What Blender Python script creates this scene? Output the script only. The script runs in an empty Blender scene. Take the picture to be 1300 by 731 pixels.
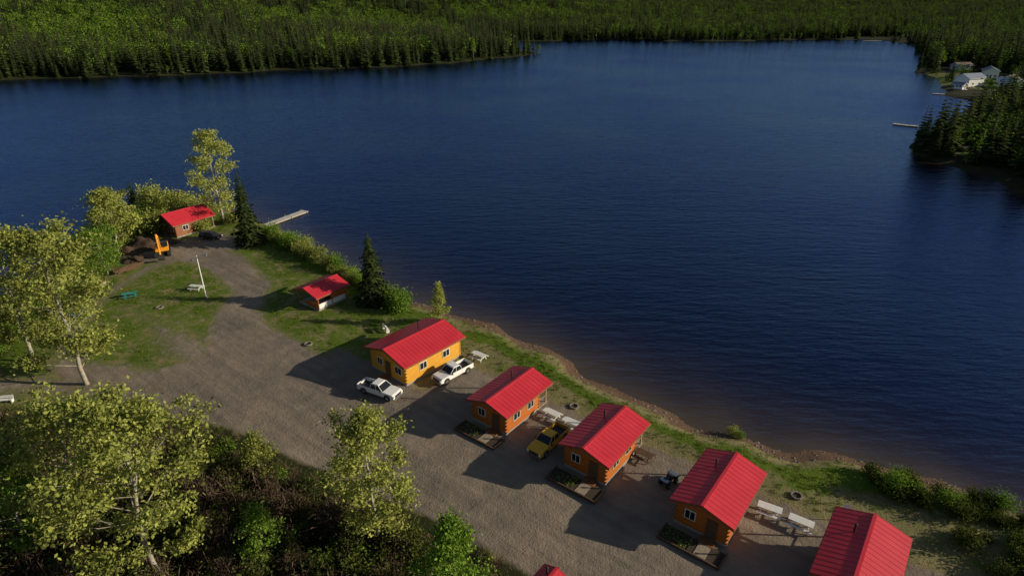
import bpy, math, random, bmesh
import numpy as np
from mathutils import Vector, Matrix
rng = np.random.default_rng(7); random.seed(7)
scene = bpy.context.scene
U = random.uniform

# ------------------------------------------------------------------ materials
def mk(name):
    m = bpy.data.materials.new(name); m.use_nodes = True
    nt = m.node_tree; b = nt.nodes['Principled BSDF']
    return m, nt, b
def mixc(nt, fac, a, b, mode='MIX'):
    n = nt.nodes.new('ShaderNodeMix'); n.data_type = 'RGBA'; n.blend_type = mode
    for i, v in ((0, fac), (6, a), (7, b)):
        if hasattr(v, 'is_linked'): nt.links.new(v, n.inputs[i])
        elif i == 0: n.inputs[0].default_value = v
        else: n.inputs[i].default_value = (v[0], v[1], v[2], 1)
    return n.outputs[2]
def math_(nt, op, a, b=None, c=None, clamp=False):
    n = nt.nodes.new('ShaderNodeMath'); n.operation = op; n.use_clamp = clamp
    for i, v in enumerate((a, b, c)):
        if v is None: continue
        if hasattr(v, 'is_linked'): nt.links.new(v, n.inputs[i])
        else: n.inputs[i].default_value = v
    return n.outputs[0]
def noise(nt, scale, detail=4, vec=None, rough=.55, coord='Object'):
    n = nt.nodes.new('ShaderNodeTexNoise'); n.inputs['Scale'].default_value = scale
    n.inputs['Detail'].default_value = detail; n.inputs['Roughness'].default_value = rough
    if vec is None:
        tc = nt.nodes.new('ShaderNodeTexCoord'); vec = tc.outputs[coord]
    nt.links.new(vec, n.inputs['Vector'])
    return n.outputs['Fac']
def bump(nt, b, h, strength=.3, dist=.1):
    n = nt.nodes.new('ShaderNodeBump'); n.inputs['Strength'].default_value = strength
    n.inputs['Distance'].default_value = dist
    nt.links.new(h, n.inputs['Height']); nt.links.new(n.outputs[0], b.inputs['Normal'])
def smat(name, col, rough=.6, metal=0., var=.25, scale=3., bmp=0.):
    m, nt, b = mk(name)
    f = noise(nt, scale, 4)
    f = math_(nt, 'MULTIPLY_ADD', f, 2.4, -.7, clamp=True)
    lo = [c*(1-var) for c in col]; hi = [min(1, c*(1+var)) for c in col]
    nt.links.new(mixc(nt, f, lo, hi), b.inputs['Base Color'])
    b.inputs['Roughness'].default_value = rough; b.inputs['Metallic'].default_value = metal
    if bmp: bump(nt, b, noise(nt, scale*6, 3), bmp, .02)
    return m

M = {}
M['white'] = smat('white_paint', (.78, .78, .77), .35, var=.06)
M['carwhite'] = smat('vehicle_white_paint', (.8, .8, .8), .22, var=.04)
M['caryellow'] = smat('vehicle_yellow_paint', (.75, .4, .02), .25, var=.08)
M['cardark'] = smat('vehicle_dark_paint', (.03, .03, .04), .2, var=.1)
M['orange'] = smat('machine_orange', (.85, .33, .02), .4, var=.15)
M['glass'] = smat('dark_glass', (.015, .02, .025), .06, var=.1)
M['rubber'] = smat('rubber', (.02, .02, .02), .85)
M['chrome'] = smat('steel', (.5, .5, .52), .35, .9, var=.1)
M['dark'] = smat('dark_plastic', (.03, .03, .03), .6)
M['redlight'] = smat('tail_lamp', (.5, .02, .02), .3)
M['lens'] = smat('head_lamp', (.8, .8, .75), .1)
M['wood'] = smat('weathered_wood', (.3, .24, .18), .8, var=.35, scale=4, bmp=.3)
M['wooddark'] = smat('dark_timber', (.1, .055, .03), .8, var=.4, scale=4, bmp=.3)
M['dock'] = smat('dock_planks', (.6, .57, .52), .75, var=.2, scale=2, bmp=.2)
M['teal'] = smat('teal_paint', (.03, .3, .28), .5)
M['concrete'] = smat('concrete', (.3, .29, .27), .85, var=.2)
M['mulch'] = smat('mulch', (.05, .035, .025), .95, var=.5, scale=8, bmp=.6)
M['dirt'] = smat('dug_earth', (.06, .035, .022), .95, var=.5, scale=2, bmp=.8)
M['rock'] = smat('rock', (.22, .19, .17), .9, var=.4, scale=2, bmp=.5)
M['greyroof'] = smat('grey_shingles', (.2, .24, .32), .8, var=.2)
M['brownroof'] = smat('brown_shingles', (.16, .12, .1), .8, var=.2)
M['paleside'] = smat('pale_siding', (.5, .56, .68), .6, var=.1)
M['trim'] = smat('brown_trim', (.2, .08, .03), .6)

def log_mat(name, col, dark):
    m, nt, b = mk(name)
    tc = nt.nodes.new('ShaderNodeTexCoord'); sp = nt.nodes.new('ShaderNodeSeparateXYZ')
    nt.links.new(tc.outputs['Object'], sp.inputs[0])
    s = math_(nt, 'SINE', math_(nt, 'MULTIPLY', sp.outputs['Z'], 2*math.pi/.24))
    s = math_(nt, 'MULTIPLY_ADD', s, .5, .5)
    p = math_(nt, 'POWER', s, .35)
    n = noise(nt, 3.5, 5)
    c = mixc(nt, n, [x*.6 for x in col], [min(1, x*1.3) for x in col])
    c = mixc(nt, p, dark, c)
    nt.links.new(c, b.inputs['Base Color']); b.inputs['Roughness'].default_value = .5
    bump(nt, b, p, .6, .05)
    return m
M['log'] = log_mat('varnished_logs', (.58, .16, .015), (.12, .035, .008))
M['logdark'] = log_mat('dark_stained_logs', (.3, .09, .015), (.07, .025, .008))
M['logyellow'] = log_mat('yellow_varnished_logs', (.85, .4, .025), (.35, .14, .01))

def roof_mat():
    m, nt, b = mk('red_metal_roof')
    n = noise(nt, .5, 6); n2 = noise(nt, 9, 3)
    c = mixc(nt, n, (.46, .018, .03), (.72, .045, .07))
    d = math_(nt, 'MULTIPLY_ADD', n2, 2.5, -1.3, clamp=True)
    c = mixc(nt, math_(nt, 'MULTIPLY', d, .35), c, (.36, .06, .055))
    nt.links.new(c, b.inputs['Base Color']); b.inputs['Roughness'].default_value = .38
    return m
M['roof'] = roof_mat()

def leaf_mat(name, dark, light, trans=.35):
    m, nt, b = mk(name)
    at = nt.nodes.new('ShaderNodeAttribute'); at.attribute_name = 'tint'
    oi = nt.nodes.new('ShaderNodeObjectInfo')
    f = math_(nt, 'ADD', math_(nt, 'MULTIPLY', at.outputs['Fac'], .75), math_(nt, 'MULTIPLY', oi.outputs['Random'], .4), clamp=True)
    c = mixc(nt, f, dark, light)
    df = nt.nodes.new('ShaderNodeBsdfDiffuse'); nt.links.new(c, df.inputs[0])
    if trans > 0:
        tr = nt.nodes.new('ShaderNodeBsdfTranslucent'); nt.links.new(c, tr.inputs[0])
        mx = nt.nodes.new('ShaderNodeMixShader'); mx.inputs[0].default_value = trans
        nt.links.new(df.outputs[0], mx.inputs[1]); nt.links.new(tr.outputs[0], mx.inputs[2])
        nt.links.new(mx.outputs[0], nt.nodes['Material Output'].inputs[0])
    else:
        nt.links.new(df.outputs[0], nt.nodes['Material Output'].inputs[0])
    nt.nodes.remove(b)
    return m
M['leafpale'] = leaf_mat('pale_cottonwood_leaves', (.07, .095, .018), (.44, .47, .12), .28)
M['leafgreen'] = leaf_mat('fresh_green_leaves', (.045, .1, .014), (.23, .36, .05), .3)
M['leafaspen'] = leaf_mat('aspen_forest_leaves', (.03, .07, .009), (.17, .26, .035), .2)
M['needle'] = leaf_mat('spruce_needles', (.01, .023, .01), (.06, .08, .026), 0)
M['leafshrub'] = leaf_mat('shrub_leaves', (.03, .045, .011), (.125, .15, .035), .25)
M['twig'] = leaf_mat('bare_twigs', (.05, .032, .025), (.17, .115, .09), 0)
M['grassblade'] = leaf_mat('grass_blades', (.06, .1, .012), (.22, .28, .035), .2)
M['bark'] = smat('pale_bark', (.3, .27, .22), .85, var=.4, scale=2)
M['barkdark'] = smat('dark_bark', (.07, .05, .04), .9, var=.4, scale=2)

# ------------------------------------------------------------------ mesh helpers
def link(ob, parent=None):
    scene.collection.objects.link(ob)
    if parent: ob.parent = parent
    return ob
class MB:
    def __init__(s): s.v = []; s.f = []; s.m = []
    def add(s, vs, fs, mi=0):
        o = len(s.v); s.v += [tuple(v) for v in vs]
        for f in fs: s.f.append(tuple(o+i for i in f)); s.m.append(mi)
    def box(s, c, d, rz=0, mi=0, R=None):
        x, y, z = d[0]/2, d[1]/2, d[2]/2
        vs = [Vector((i*x, j*y, k*z)) for k in (-1, 1) for i, j in ((-1, -1), (1, -1), (1, 1), (-1, 1))]
        R = R or Matrix.Rotation(rz, 3, 'Z')
        s.add([R@v+Vector(c) for v in vs], [(0, 3, 2, 1), (4, 5, 6, 7), (0, 1, 5, 4), (1, 2, 6, 5), (2, 3, 7, 6), (3, 0, 4, 7)], mi)
    def beam(s, p0, p1, w, h, mi=0):
        p0 = Vector(p0); p1 = Vector(p1); d = p1-p0
        R = d.to_track_quat('Y', 'Z').to_matrix()
        s.box((p0+p1)/2, (w, d.length, h), R=R, mi=mi)
    def frus(s, a, za, b, zb, mi=0):
        vs = [(a[0], a[2], za), (a[1], a[2], za), (a[1], a[3], za), (a[0], a[3], za), (b[0], b[2], zb), (b[1], b[2], zb), (b[1], b[3], zb), (b[0], b[3], zb)]
        s.add(vs, [(0, 3, 2, 1), (4, 5, 6, 7), (0, 1, 5, 4), (1, 2, 6, 5), (2, 3, 7, 6), (3, 0, 4, 7)], mi)
    def cyl(s, p0, p1, r0, r1=None, n=12, mi=0):
        r1 = r0 if r1 is None else r1
        p0 = Vector(p0); p1 = Vector(p1); R = (p1-p0).to_track_quat('Z', 'Y').to_matrix()
        vs = []
        for p, r in ((p0, r0), (p1, r1)):
            for i in range(n):
                a = 2*math.pi*i/n; vs.append(p+R@Vector((r*math.cos(a), r*math.sin(a), 0)))
        fs = [(i, (i+1) % n, n+(i+1) % n, n+i) for i in range(n)]+[tuple(range(n-1, -1, -1)), tuple(range(n, 2*n))]
        s.add(vs, fs, mi)
    def prism(s, prof, a0, a1, mi=0):
        n = len(prof)
        vs = [(p[0], a0, p[1]) for p in prof]+[(p[0], a1, p[1]) for p in prof]
        fs = [(i, (i+1) % n, n+(i+1) % n, n+i) for i in range(n)]+[tuple(range(n-1, -1, -1)), tuple(range(n, 2*n))]
        s.add(vs, fs, mi)
    def ob(s, name, mats, parent=None, bevel=0):
        me = bpy.data.meshes.new(name); me.from_pydata(s.v, [], s.f)
        for m in mats: me.materials.append(M[m] if isinstance(m, str) else m)
        me.polygons.foreach_set('material_index', s.m)
        bm = bmesh.new(); bm.from_mesh(me); bmesh.ops.recalc_face_normals(bm, faces=bm.faces); bm.to_mesh(me); bm.free()
        o = bpy.data.objects.new(name, me); link(o, parent)
        if bevel:
            b = o.modifiers.new('bevel', 'BEVEL'); b.width = bevel; b.segments = 2; b.limit_method = 'ANGLE'
        return o
def empty(name, loc, rz=0):
    e = bpy.data.objects.new(name, None); e.location = loc; e.rotation_euler = (0, 0, rz); e.empty_display_size = .5
    return link(e)

def qmesh(name, V, Q, mi, mats, tint=None):
    V = np.asarray(V, dtype=np.float32); Q = np.asarray(Q, dtype=np.int32)
    me = bpy.data.meshes.new(name)
    me.vertices.add(len(V)); me.vertices.foreach_set('co', V.ravel())
    me.loops.add(Q.size); me.loops.foreach_set('vertex_index', Q.ravel())
    me.polygons.add(len(Q)); me.polygons.foreach_set('loop_start', np.arange(0, Q.size, 4, dtype=np.int32))
    if mi is not None: me.polygons.foreach_set('material_index', np.asarray(mi, dtype=np.int32))
    for m in mats: me.materials.append(M[m] if isinstance(m, str) else m)
    if tint is not None:
        a = me.attributes.new('tint', 'FLOAT', 'POINT'); a.data.foreach_set('value', np.asarray(tint, dtype=np.float32))
    me.update(calc_edges=True)
    return me

# ------------------------------------------------------------------ site plan (metres)
SHORE = [(-1200, -300), (-200, -50), (-120, 20), (-90, 50), (-76, 72), (-80.8, 84.8), (-85.9, 103), (-90, 123.9), (-90.4, 143), (-82, 149.6), (-67.4, 143), (-54.5, 129), (-40, 115.6), (-28.8, 104.9), (-18.8, 93.8), (-9.4, 86), (-1.2, 81), (7.8, 73.8), (15.4, 66.4), (23.8, 59.9), (31.1, 54.6), (38.8, 52.3), (45.3, 48.9), (50.9, 45.4), (70, 33), (120, -5), (300, -150), (500, -150), (400, 0), (220, 60), (150, 130), (135, 156.6), (136.8, 177), (134.5, 191.6), (132, 202.6), (150, 228), (170, 243), (232, 315), (230.8, 337.6), (279, 417), (281, 456), (374, 590), (468, 781), (465, 864), (354, 846), (243, 812), (152, 846), (49.6, 828), (-20, 815), (-40, 720), (10, 655), (30.7, 636), (-6.9, 573), (-56, 514), (-119, 489), (-193, 450), (-285, 422), (-320, 406), (-600, 350), (-1200, 250)]
WL = -1.0
def sdist(X, Y):
    X = np.asarray(X, float); Y = np.asarray(Y, float)
    wx = X+1.1*np.sin(Y*.21+X*.05)+.6*np.sin(Y*.57)+.35*np.sin(X*.9); wy = Y+1.0*np.sin(X*.19+Y*.07)+.5*np.sin(X*.63+1)+.3*np.sin(Y*1.1)
    fr = np.clip((Y-300)/200, 0, 1); wy = wy+fr*(6*np.sin(X*.045)+3*np.sin(X*.13+1))
    d = np.full(X.shape, 1e9); ins = np.zeros(X.shape, bool); n = len(SHORE)
    for i in range(n):
        ax, ay = SHORE[i]; bx, by = SHORE[(i+1) % n]
        dx, dy = bx-ax, by-ay; t = np.clip(((wx-ax)*dx+(wy-ay)*dy)/(dx*dx+dy*dy), 0, 1)
        d = np.minimum(d, np.hypot(wx-ax-t*dx, wy-ay-t*dy))
        if ay != by:
            c = ((ay > wy) != (by > wy)) & (wx < (bx-ax)*(wy-ay)/(by-ay)+ax); ins ^= c
    return np.where(ins, -d, d)
def sst(a, b, x):
    t = np.clip((x-a)/(b-a), 0, 1); return t*t*(3-2*t)
def height(X, Y, sd=None):
    if sd is None: sd = sdist(X, Y)
    z = np.where(sd > 0, WL+1.0*sst(-.5, 4.5, sd), WL-.05-np.minimum(3, -sd*.22))
    amp = 12+12*sst(1000, 350, X)+54*sst(260, -350, X)
    far = sst(40, 950, sd)*sst(250, 500, Y)
    z = z+np.where(sd > 0, amp*far+far*5*np.sin(X*.006+1)*np.sin(Y*.005)*sst(500, 0, X), 0)
    z = z+np.where(sd > 0, 42*sst(1500, 4200, Y)*sst(.84, .62, X/np.maximum(Y, 1)), 0)
    z = z+np.where(sd > 1, .06*np.sin(X*.5)*np.sin(Y*.43+1), 0)
    return z
def hz(x, y): return float(height(np.array([x]), np.array([y]))[0])
A52 = math.radians(52); cn, sn = math.cos(A52), math.sin(A52)
def MN(X, Y): return X*sn-Y*cn, X*cn+Y*sn
def yb(X): return np.interp(X, [-80, -63, -50, -33.5, -21, -6.8, 2, 20, 60], [60, 61, 61, 57.5, 50.6, 43, 36.8, 23, -8])

def axis(lo, fine0, fine1, hi, st, g=1.06, mx=120):
    a = list(np.arange(fine0, fine1, st)); s = st
    v = a[-1]
    while v < hi: s = min(s*g, mx); v += s; a.append(v)
    v = a[0]; s = st; pre = []
    while v > lo: s = min(s*g, mx); v -= s; pre.append(v)
    return np.array(pre[::-1]+a)
def grid(xs, ys):
    X, Y = np.meshgrid(xs, ys); nx, ny = len(xs), len(ys)
    i = (np.arange(ny-1)[:, None]*nx+np.arange(nx-1)[None, :]).ravel()
    return X.ravel(), Y.ravel(), np.stack([i, i+1, i+nx+1, i+nx], 1)

xs = axis(-7000, -95, 62, 7000, .45, 1.045); ys = axis(-400, 24, 152, 9000, .45, 1.045)
X, Y, Q = grid(xs, ys); sd = sdist(X, Y); Z = height(X, Y, sd)
m_, n_ = MN(X, Y)
def rect(m0, m1, n0, n1, s=1.2):
    d = np.minimum(np.minimum(m_-m0, m1-m_), np.minimum(n_-n0, n1-n_)); return np.clip(d/s*.5+.5, 0, 1)
def path(pts, s=1.6):
    r = np.zeros(X.shape)
    for (ax, ay, aw), (bx, by, bw) in zip(pts[:-1], pts[1:]):
        dx, dy = bx-ax, by-ay; t = np.clip(((X-ax)*dx+(Y-ay)*dy)/(dx*dx+dy*dy), 0, 1)
        d = np.hypot(X-ax-t*dx, Y-ay-t*dy); r = np.maximum(r, np.clip(((aw+(bw-aw)*t)-d)/s*.5+.5, 0, 1))
    return r
road = np.maximum.reduce([rect(-49, 60, 24, 52.3, 1.6), rect(-80, 60, 22, 41.5, 2.5), rect(-66, -45, 38, 44.2),
    path([(-30, 64, 7), (-35, 70, 6), (-40, 78, 4.6), (-43.6, 85.5, 3.2), (-45, 95.8, 2.8), (-53.6, 106.3, 3.3), (-63, 113, 4.5), (-64, 118, 4)], 2.4)])
soft = np.maximum.reduce([path([(-40, 70, 5), (-48, 77, 3.5), (-54, 81, 2)], 4)*.66,
    path([(-63, 113, 3), (-68, 103, 1.5), (-68.5, 91, 1.3), (-66, 80, 1.6), (-60, 70, 2.5), (-48, 66, 4.5), (-36, 66, 6)], 2.5)*.72,
    path([(-48, 66, 3.5), (-64, 66, 3), (-75, 66, 1.6)], 3)*.66, path([(-70, 112, 6), (-60, 116, 6)], 3)*.8,
    path([(-50, 82, 1.5), (-57, 84, 1.6), (-63, 88, 1.4)], 3)*.55, path([(-62, 74, 2), (-66, 80, 2)], 3)*.6])
gravel = np.maximum(road, soft)
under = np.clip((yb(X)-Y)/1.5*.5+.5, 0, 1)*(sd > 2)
gravel = gravel*(1-under)*np.clip((sd-4)/2, 0, 1)
gravel *= np.where(m_ > 12, np.clip((50-n_)/3, 0, 1), 1)
lush = np.where(m_ < -60, .57, 0.)*(1-under)
lush = np.maximum(lush, np.clip(1-abs(sd-5.2)/2.3, 0, 1)*1.1)
lush = np.where(m_ > -60, np.maximum(lush, .24*(n_ > 52)), lush)
yard = np.maximum(np.clip(1.6-np.hypot(X-288, (Y-392)*.7)/32, 0, 1), np.clip(1.6-np.hypot(X-152, Y-199)/7, 0, 1))
lush = np.where(Y < 160, lush, 0); lush = np.maximum(lush, yard*.75)
dirt = np.clip((3.4-sd)/2.4, 0, 1)
dirt = np.maximum(dirt, np.clip(1-np.hypot(X+74, Y-115)/6, 0, 1)*1.6)
dirt = np.clip(dirt, 0, 1)*(Y < 160)
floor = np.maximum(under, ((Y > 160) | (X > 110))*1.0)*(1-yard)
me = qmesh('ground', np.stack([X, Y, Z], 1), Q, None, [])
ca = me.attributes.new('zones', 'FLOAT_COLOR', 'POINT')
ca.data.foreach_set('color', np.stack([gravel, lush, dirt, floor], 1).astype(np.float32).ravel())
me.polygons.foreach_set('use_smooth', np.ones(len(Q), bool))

gm, nt, b = mk('ground_cover')
at = nt.nodes.new('ShaderNodeAttribute'); at.attribute_name = 'zones'
sp = nt.nodes.new('ShaderNodeSeparateColor'); nt.links.new(at.outputs['Color'], sp.inputs[0])
n1 = noise(nt, .45, 6, rough=.65); n2 = noise(nt, 5, 4, rough=.7); n3 = noise(nt, .07, 3); n4 = noise(nt, 25, 2)
tc = nt.nodes.new('ShaderNodeTexCoord'); mp = nt.nodes.new('ShaderNodeMapping'); mp.vector_type = 'TEXTURE'; mp.inputs['Rotation'].default_value = (0, 0, math.radians(-38)); mp.inputs['Scale'].default_value = (14, 1, 1)
nt.links.new(tc.outputs['Object'], mp.inputs[0]); n5 = noise(nt, .9, 4, vec=mp.outputs[0], rough=.6)
def edge(mask, amp=1.0, k=5.):
    t = math_(nt, 'MULTIPLY_ADD', math_(nt, 'SUBTRACT', n1, .5), amp*2, mask)
    t = math_(nt, 'MULTIPLY_ADD', math_(nt, 'SUBTRACT', n2, .5), amp*.9, t)
    return math_(nt, 'MULTIPLY_ADD', math_(nt, 'SUBTRACT', t, .5), k, .5, clamp=True)
st2 = math_(nt, 'MULTIPLY_ADD', n2, 2.2, -.6, clamp=True)
st1 = math_(nt, 'MULTIPLY_ADD', n1, 2.4, -.7, clamp=True)
st3 = math_(nt, 'MULTIPLY_ADD', n3, 3, -1.1, clamp=True)
st4 = math_(nt, 'MULTIPLY_ADD', n4, 2.4, -.7, clamp=True)
st5 = math_(nt, 'MULTIPLY_ADD', n5, 3.2, -1.1, clamp=True)
dry = mixc(nt, st2, (.13, .11, .05), (.34, .28, .15)); dry = mixc(nt, math_(nt, 'MULTIPLY', st1, .5), dry, (.1, .14, .025))
lushc = mixc(nt, st2, (.045, .085, .008), (.18, .26, .022)); lushc = mixc(nt, math_(nt, 'MULTIPLY', st4, .4), lushc, (.04, .06, .008)); lushc = mixc(nt, math_(nt, 'MULTIPLY', st3, .5), lushc, (.05, .085, .012))
grav = mixc(nt, st1, (.165, .138, .114), (.32, .268, .215)); grav = mixc(nt, math_(nt, 'MULTIPLY', st4, .5), grav, (.12, .1, .085))
grav = mixc(nt, math_(nt, 'MULTIPLY', st3, .65), grav, (.37, .3, .225))
grav = mixc(nt, math_(nt, 'MULTIPLY', st5, .45), grav, (.11, .09, .08))
dirtc = mixc(nt, st2, (.06, .035, .022), (.2, .125, .08))
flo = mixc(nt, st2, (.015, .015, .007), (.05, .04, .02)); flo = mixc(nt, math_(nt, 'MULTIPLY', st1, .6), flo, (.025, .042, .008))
c = mixc(nt, edge(sp.outputs[1], 1.0, 3), dry, lushc)
c = mixc(nt, edge(sp.outputs[2], .6, 4), c, dirtc)
c = mixc(nt, edge(sp.outputs[0], .6, 4), c, grav)
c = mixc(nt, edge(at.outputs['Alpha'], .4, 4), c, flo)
nt.links.new(c, b.inputs['Base Color']); b.inputs['Roughness'].default_value = .9; b.inputs['Specular IOR Level'].default_value = .15
bump(nt, b, math_(nt, 'ADD', math_(nt, 'MULTIPLY', n2, .5), math_(nt, 'ADD', math_(nt, 'MULTIPLY', n1, 1.2), math_(nt, 'MULTIPLY', n5, .35))), .85, .22)
me.materials.append(gm)
link(bpy.data.objects.new('ground', me))

# ------------------------------------------------------------------ water
xw = axis(-1500, -100, 160, 1200, 1.6, 1.05, 40); yw = axis(-300, 35, 240, 1100, 1.6, 1.05, 40)
X2, Y2, Q2 = grid(xw, yw); sd2 = sdist(X2, Y2)
me = qmesh('lake_water', np.stack([X2, Y2, np.full_like(X2, WL)], 1), Q2, None, [])
a = me.attributes.new('depth', 'FLOAT', 'POINT'); a.data.foreach_set('value', np.maximum(0, -sd2).astype(np.float32))
wm, nt, b = mk('lake_water')
nt.nodes.remove(b)
at = nt.nodes.new('ShaderNodeAttribute'); at.attribute_name = 'depth'
geo = nt.nodes.new('ShaderNodeNewGeometry')
mp = nt.nodes.new('ShaderNodeMapping'); mp.inputs['Scale'].default_value = (.36, 1.2, 1); mp.inputs['Rotation'].default_value = (0, 0, math.radians(10))
nt.links.new(geo.outputs['Position'], mp.inputs[0])
w1 = noise(nt, .62, 5, vec=mp.outputs[0], rough=.6); w2 = noise(nt, .15, 3, vec=mp.outputs[0]); w3 = noise(nt, .012, 4, vec=geo.outputs['Position'])
sh = math_(nt, 'POWER', 2.718, math_(nt, 'MULTIPLY', at.outputs['Fac'], -.2))
w3s = math_(nt, 'MULTIPLY_ADD', w3, 3, -1, clamp=True)
deep = mixc(nt, w3s, (.0005, .0012, .008), (.0008, .002, .012))
col = mixc(nt, sh, deep, (.085, .062, .03))
df = nt.nodes.new('ShaderNodeBsdfDiffuse'); nt.links.new(col, df.inputs[0])
gl = nt.nodes.new('ShaderNodeBsdfGlossy'); nt.links.new(mixc(nt, w3s, (.3, .47, 1), (.4, .6, 1)), gl.inputs['Color']); gl.inputs['Roughness'].default_value = .06
bp = nt.nodes.new('ShaderNodeBump'); bp.inputs['Strength'].default_value = 1; bp.inputs['Distance'].default_value = .26
nt.links.new(math_(nt, 'ADD', w1, math_(nt, 'MULTIPLY', w2, .7)), bp.inputs['Height'])
fr = nt.nodes.new('ShaderNodeFresnel'); fr.inputs['IOR'].default_value = 1.75
for n_x in (gl, fr): nt.links.new(bp.outputs[0], n_x.inputs['Normal'])
ff = math_(nt, 'MULTIPLY', math_(nt, 'POWER', fr.outputs[0], 1.4), 2.1, clamp=True)
mx = nt.nodes.new('ShaderNodeMixShader'); nt.links.new(ff, mx.inputs[0])
nt.links.new(df.outputs[0], mx.inputs[1]); nt.links.new(gl.outputs[0], mx.inputs[2])
nt.links.new(mx.outputs[0], nt.nodes['Material Output'].inputs[0])
me.materials.append(wm)
link(bpy.data.objects.new('lake_water', me))

# ------------------------------------------------------------------ vegetation generators
class TB:
    def __init__(s): s.V = []; s.Q = []; s.mi = []; s.t = []; s.n = 0
    def add(s, V, Q, mi, t):
        s.V.append(V); s.Q.append(Q+s.n); s.mi.append(np.full(len(Q), mi)); s.t.append(np.broadcast_to(t, (len(V),)).astype(float)); s.n += len(V)
    def tube(s, pts, rad, n=5, mi=0):
        pts = np.array(pts, float); k = len(pts); V = []
        for i in range(k):
            d = pts[min(i+1, k-1)]-pts[max(i-1, 0)]; d /= np.linalg.norm(d)+1e-9
            a = np.cross(d, [1, 0, 0]) if abs(d[0]) < .8 else np.cross(d, [0, 1, 0]); a /= np.linalg.norm(a); c = np.cross(d, a)
            for j in range(n):
                g = 2*math.pi*j/n; V.append(pts[i]+rad[i]*(a*math.cos(g)+c*math.sin(g)))
        Q = [(i*n+j, i*n+(j+1) % n, (i+1)*n+(j+1) % n, (i+1)*n+j) for i in range(k-1) for j in range(n)]
        s.add(np.array(V), np.array(Q), mi, .5)
    def leaves(s, C, size, tint, mi=1, r=None, aspect=.6):
        N = len(C); r = r or rng
        u = r.normal(size=(N, 3)); u /= np.linalg.norm(u, axis=1)[:, None]
        w = r.normal(size=(N, 3)); v = np.cross(u, w); v /= np.linalg.norm(v, axis=1)[:, None]
        sz = (size*r.uniform(.6, 1.3, N))[:, None]; u = u*sz; v = v*sz*aspect
        V = np.stack([C-u, C-v, C+u, C+v], 1).reshape(-1, 3)
        s.add(V, np.arange(4*N).reshape(-1, 4), mi, np.repeat(tint, 4))
    def mesh(s, name, mats):
        return qmesh(name, np.concatenate(s.V), np.concatenate(s.Q), np.concatenate(s.mi), mats, np.concatenate(s.t))

def decid(name, h, r, seed, base=.2, nl=24, leaves=9000, ls=.15, shape='ovate', leaf='leafpale', sig=.5):
    R = np.random.default_rng(seed); T = TB()
    def prof(t):
        return {'ovate': math.sin(math.pi*min(1, (t*.86+.12))**.8)**.7, 'cone': (1-t)**.75*.95+.08}[shape]
    npt = 9; tp = [np.zeros(3)]
    for i in range(1, npt): tp.append(np.array([tp[-1][0]+R.normal()*.018*h*.5, tp[-1][1]+R.normal()*.018*h*.5, h*.95*i/(npt-1)]))
    tp = np.array(tp); tr = [max(.02, .014*h*(1-.93*i/(npt-1))) for i in range(npt)]
    T.tube(tp, tr, 7)
    def tpos(z): return np.array([np.interp(z, tp[:, 2], tp[:, 0]), np.interp(z, tp[:, 2], tp[:, 1]), z])
    cl = []
    for i in range(nl):
        t = (i+.5)/nl; z0 = h*(base*.75+(.9-base*.75)*t); a = i*2.399+R.uniform(-.5, .5)
        L = r*prof(t)*R.uniform(.6, 1.25); el = math.radians(R.uniform(22, 42)+18*t)
        p0 = tpos(z0); e = p0+np.array([math.cos(a)*L, math.sin(a)*L, math.tan(el)*L*.8])
        e[2] = min(e[2], h*1.0)
        mid = (p0+e)/2+R.normal(size=3)*.06*L; r0 = .02+.004*L*(1.3-t)*2
        T.tube([p0, mid, e], [r0, r0*.6, .012], 4)
        cl.append((e, 1.)); cl.append(((mid+e)/2, .9))
        for k in range(5):
            s = R.uniform(.3, .95); q = p0+(e-p0)*s; da = a+R.choice([-1, 1])*R.uniform(.5, 1.3); l = L*R.uniform(.25, .5)*(1.15-s*.4)
            qe = q+np.array([math.cos(da)*l, math.sin(da)*l, l*R.uniform(.1, .8)])
            T.tube([q, (q+qe)/2+R.normal(size=3)*.04*l, qe], [r0*.4, r0*.25, .008], 3)
            cl.append((qe, .9)); cl.append(((q+qe)/2, .5))
    for z in np.linspace(.8, 1, 6): cl.append((tpos(h*z*.97), .5))
    C = np.array([c[0] for c in cl]); W = np.array([c[1] for c in cl])*R.uniform(.15, 1.5, len(cl)); W /= W.sum()
    ct = R.uniform(0, 1, len(cl)); k = R.choice(len(cl), leaves, p=W)
    P = C[k]+R.normal(size=(leaves, 3))*sig*np.array([1, 1, .75])*(R.uniform(.5, 1.3, len(cl))[k])[:, None]
    P[:, 2] = np.maximum(P[:, 2], .4)
    T.leaves(P, ls, np.clip(ct[k]*.65+R.uniform(-.15, .5, leaves), 0, 1), 1, R)
    return T.mesh(name, ['bark', leaf])

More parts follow.
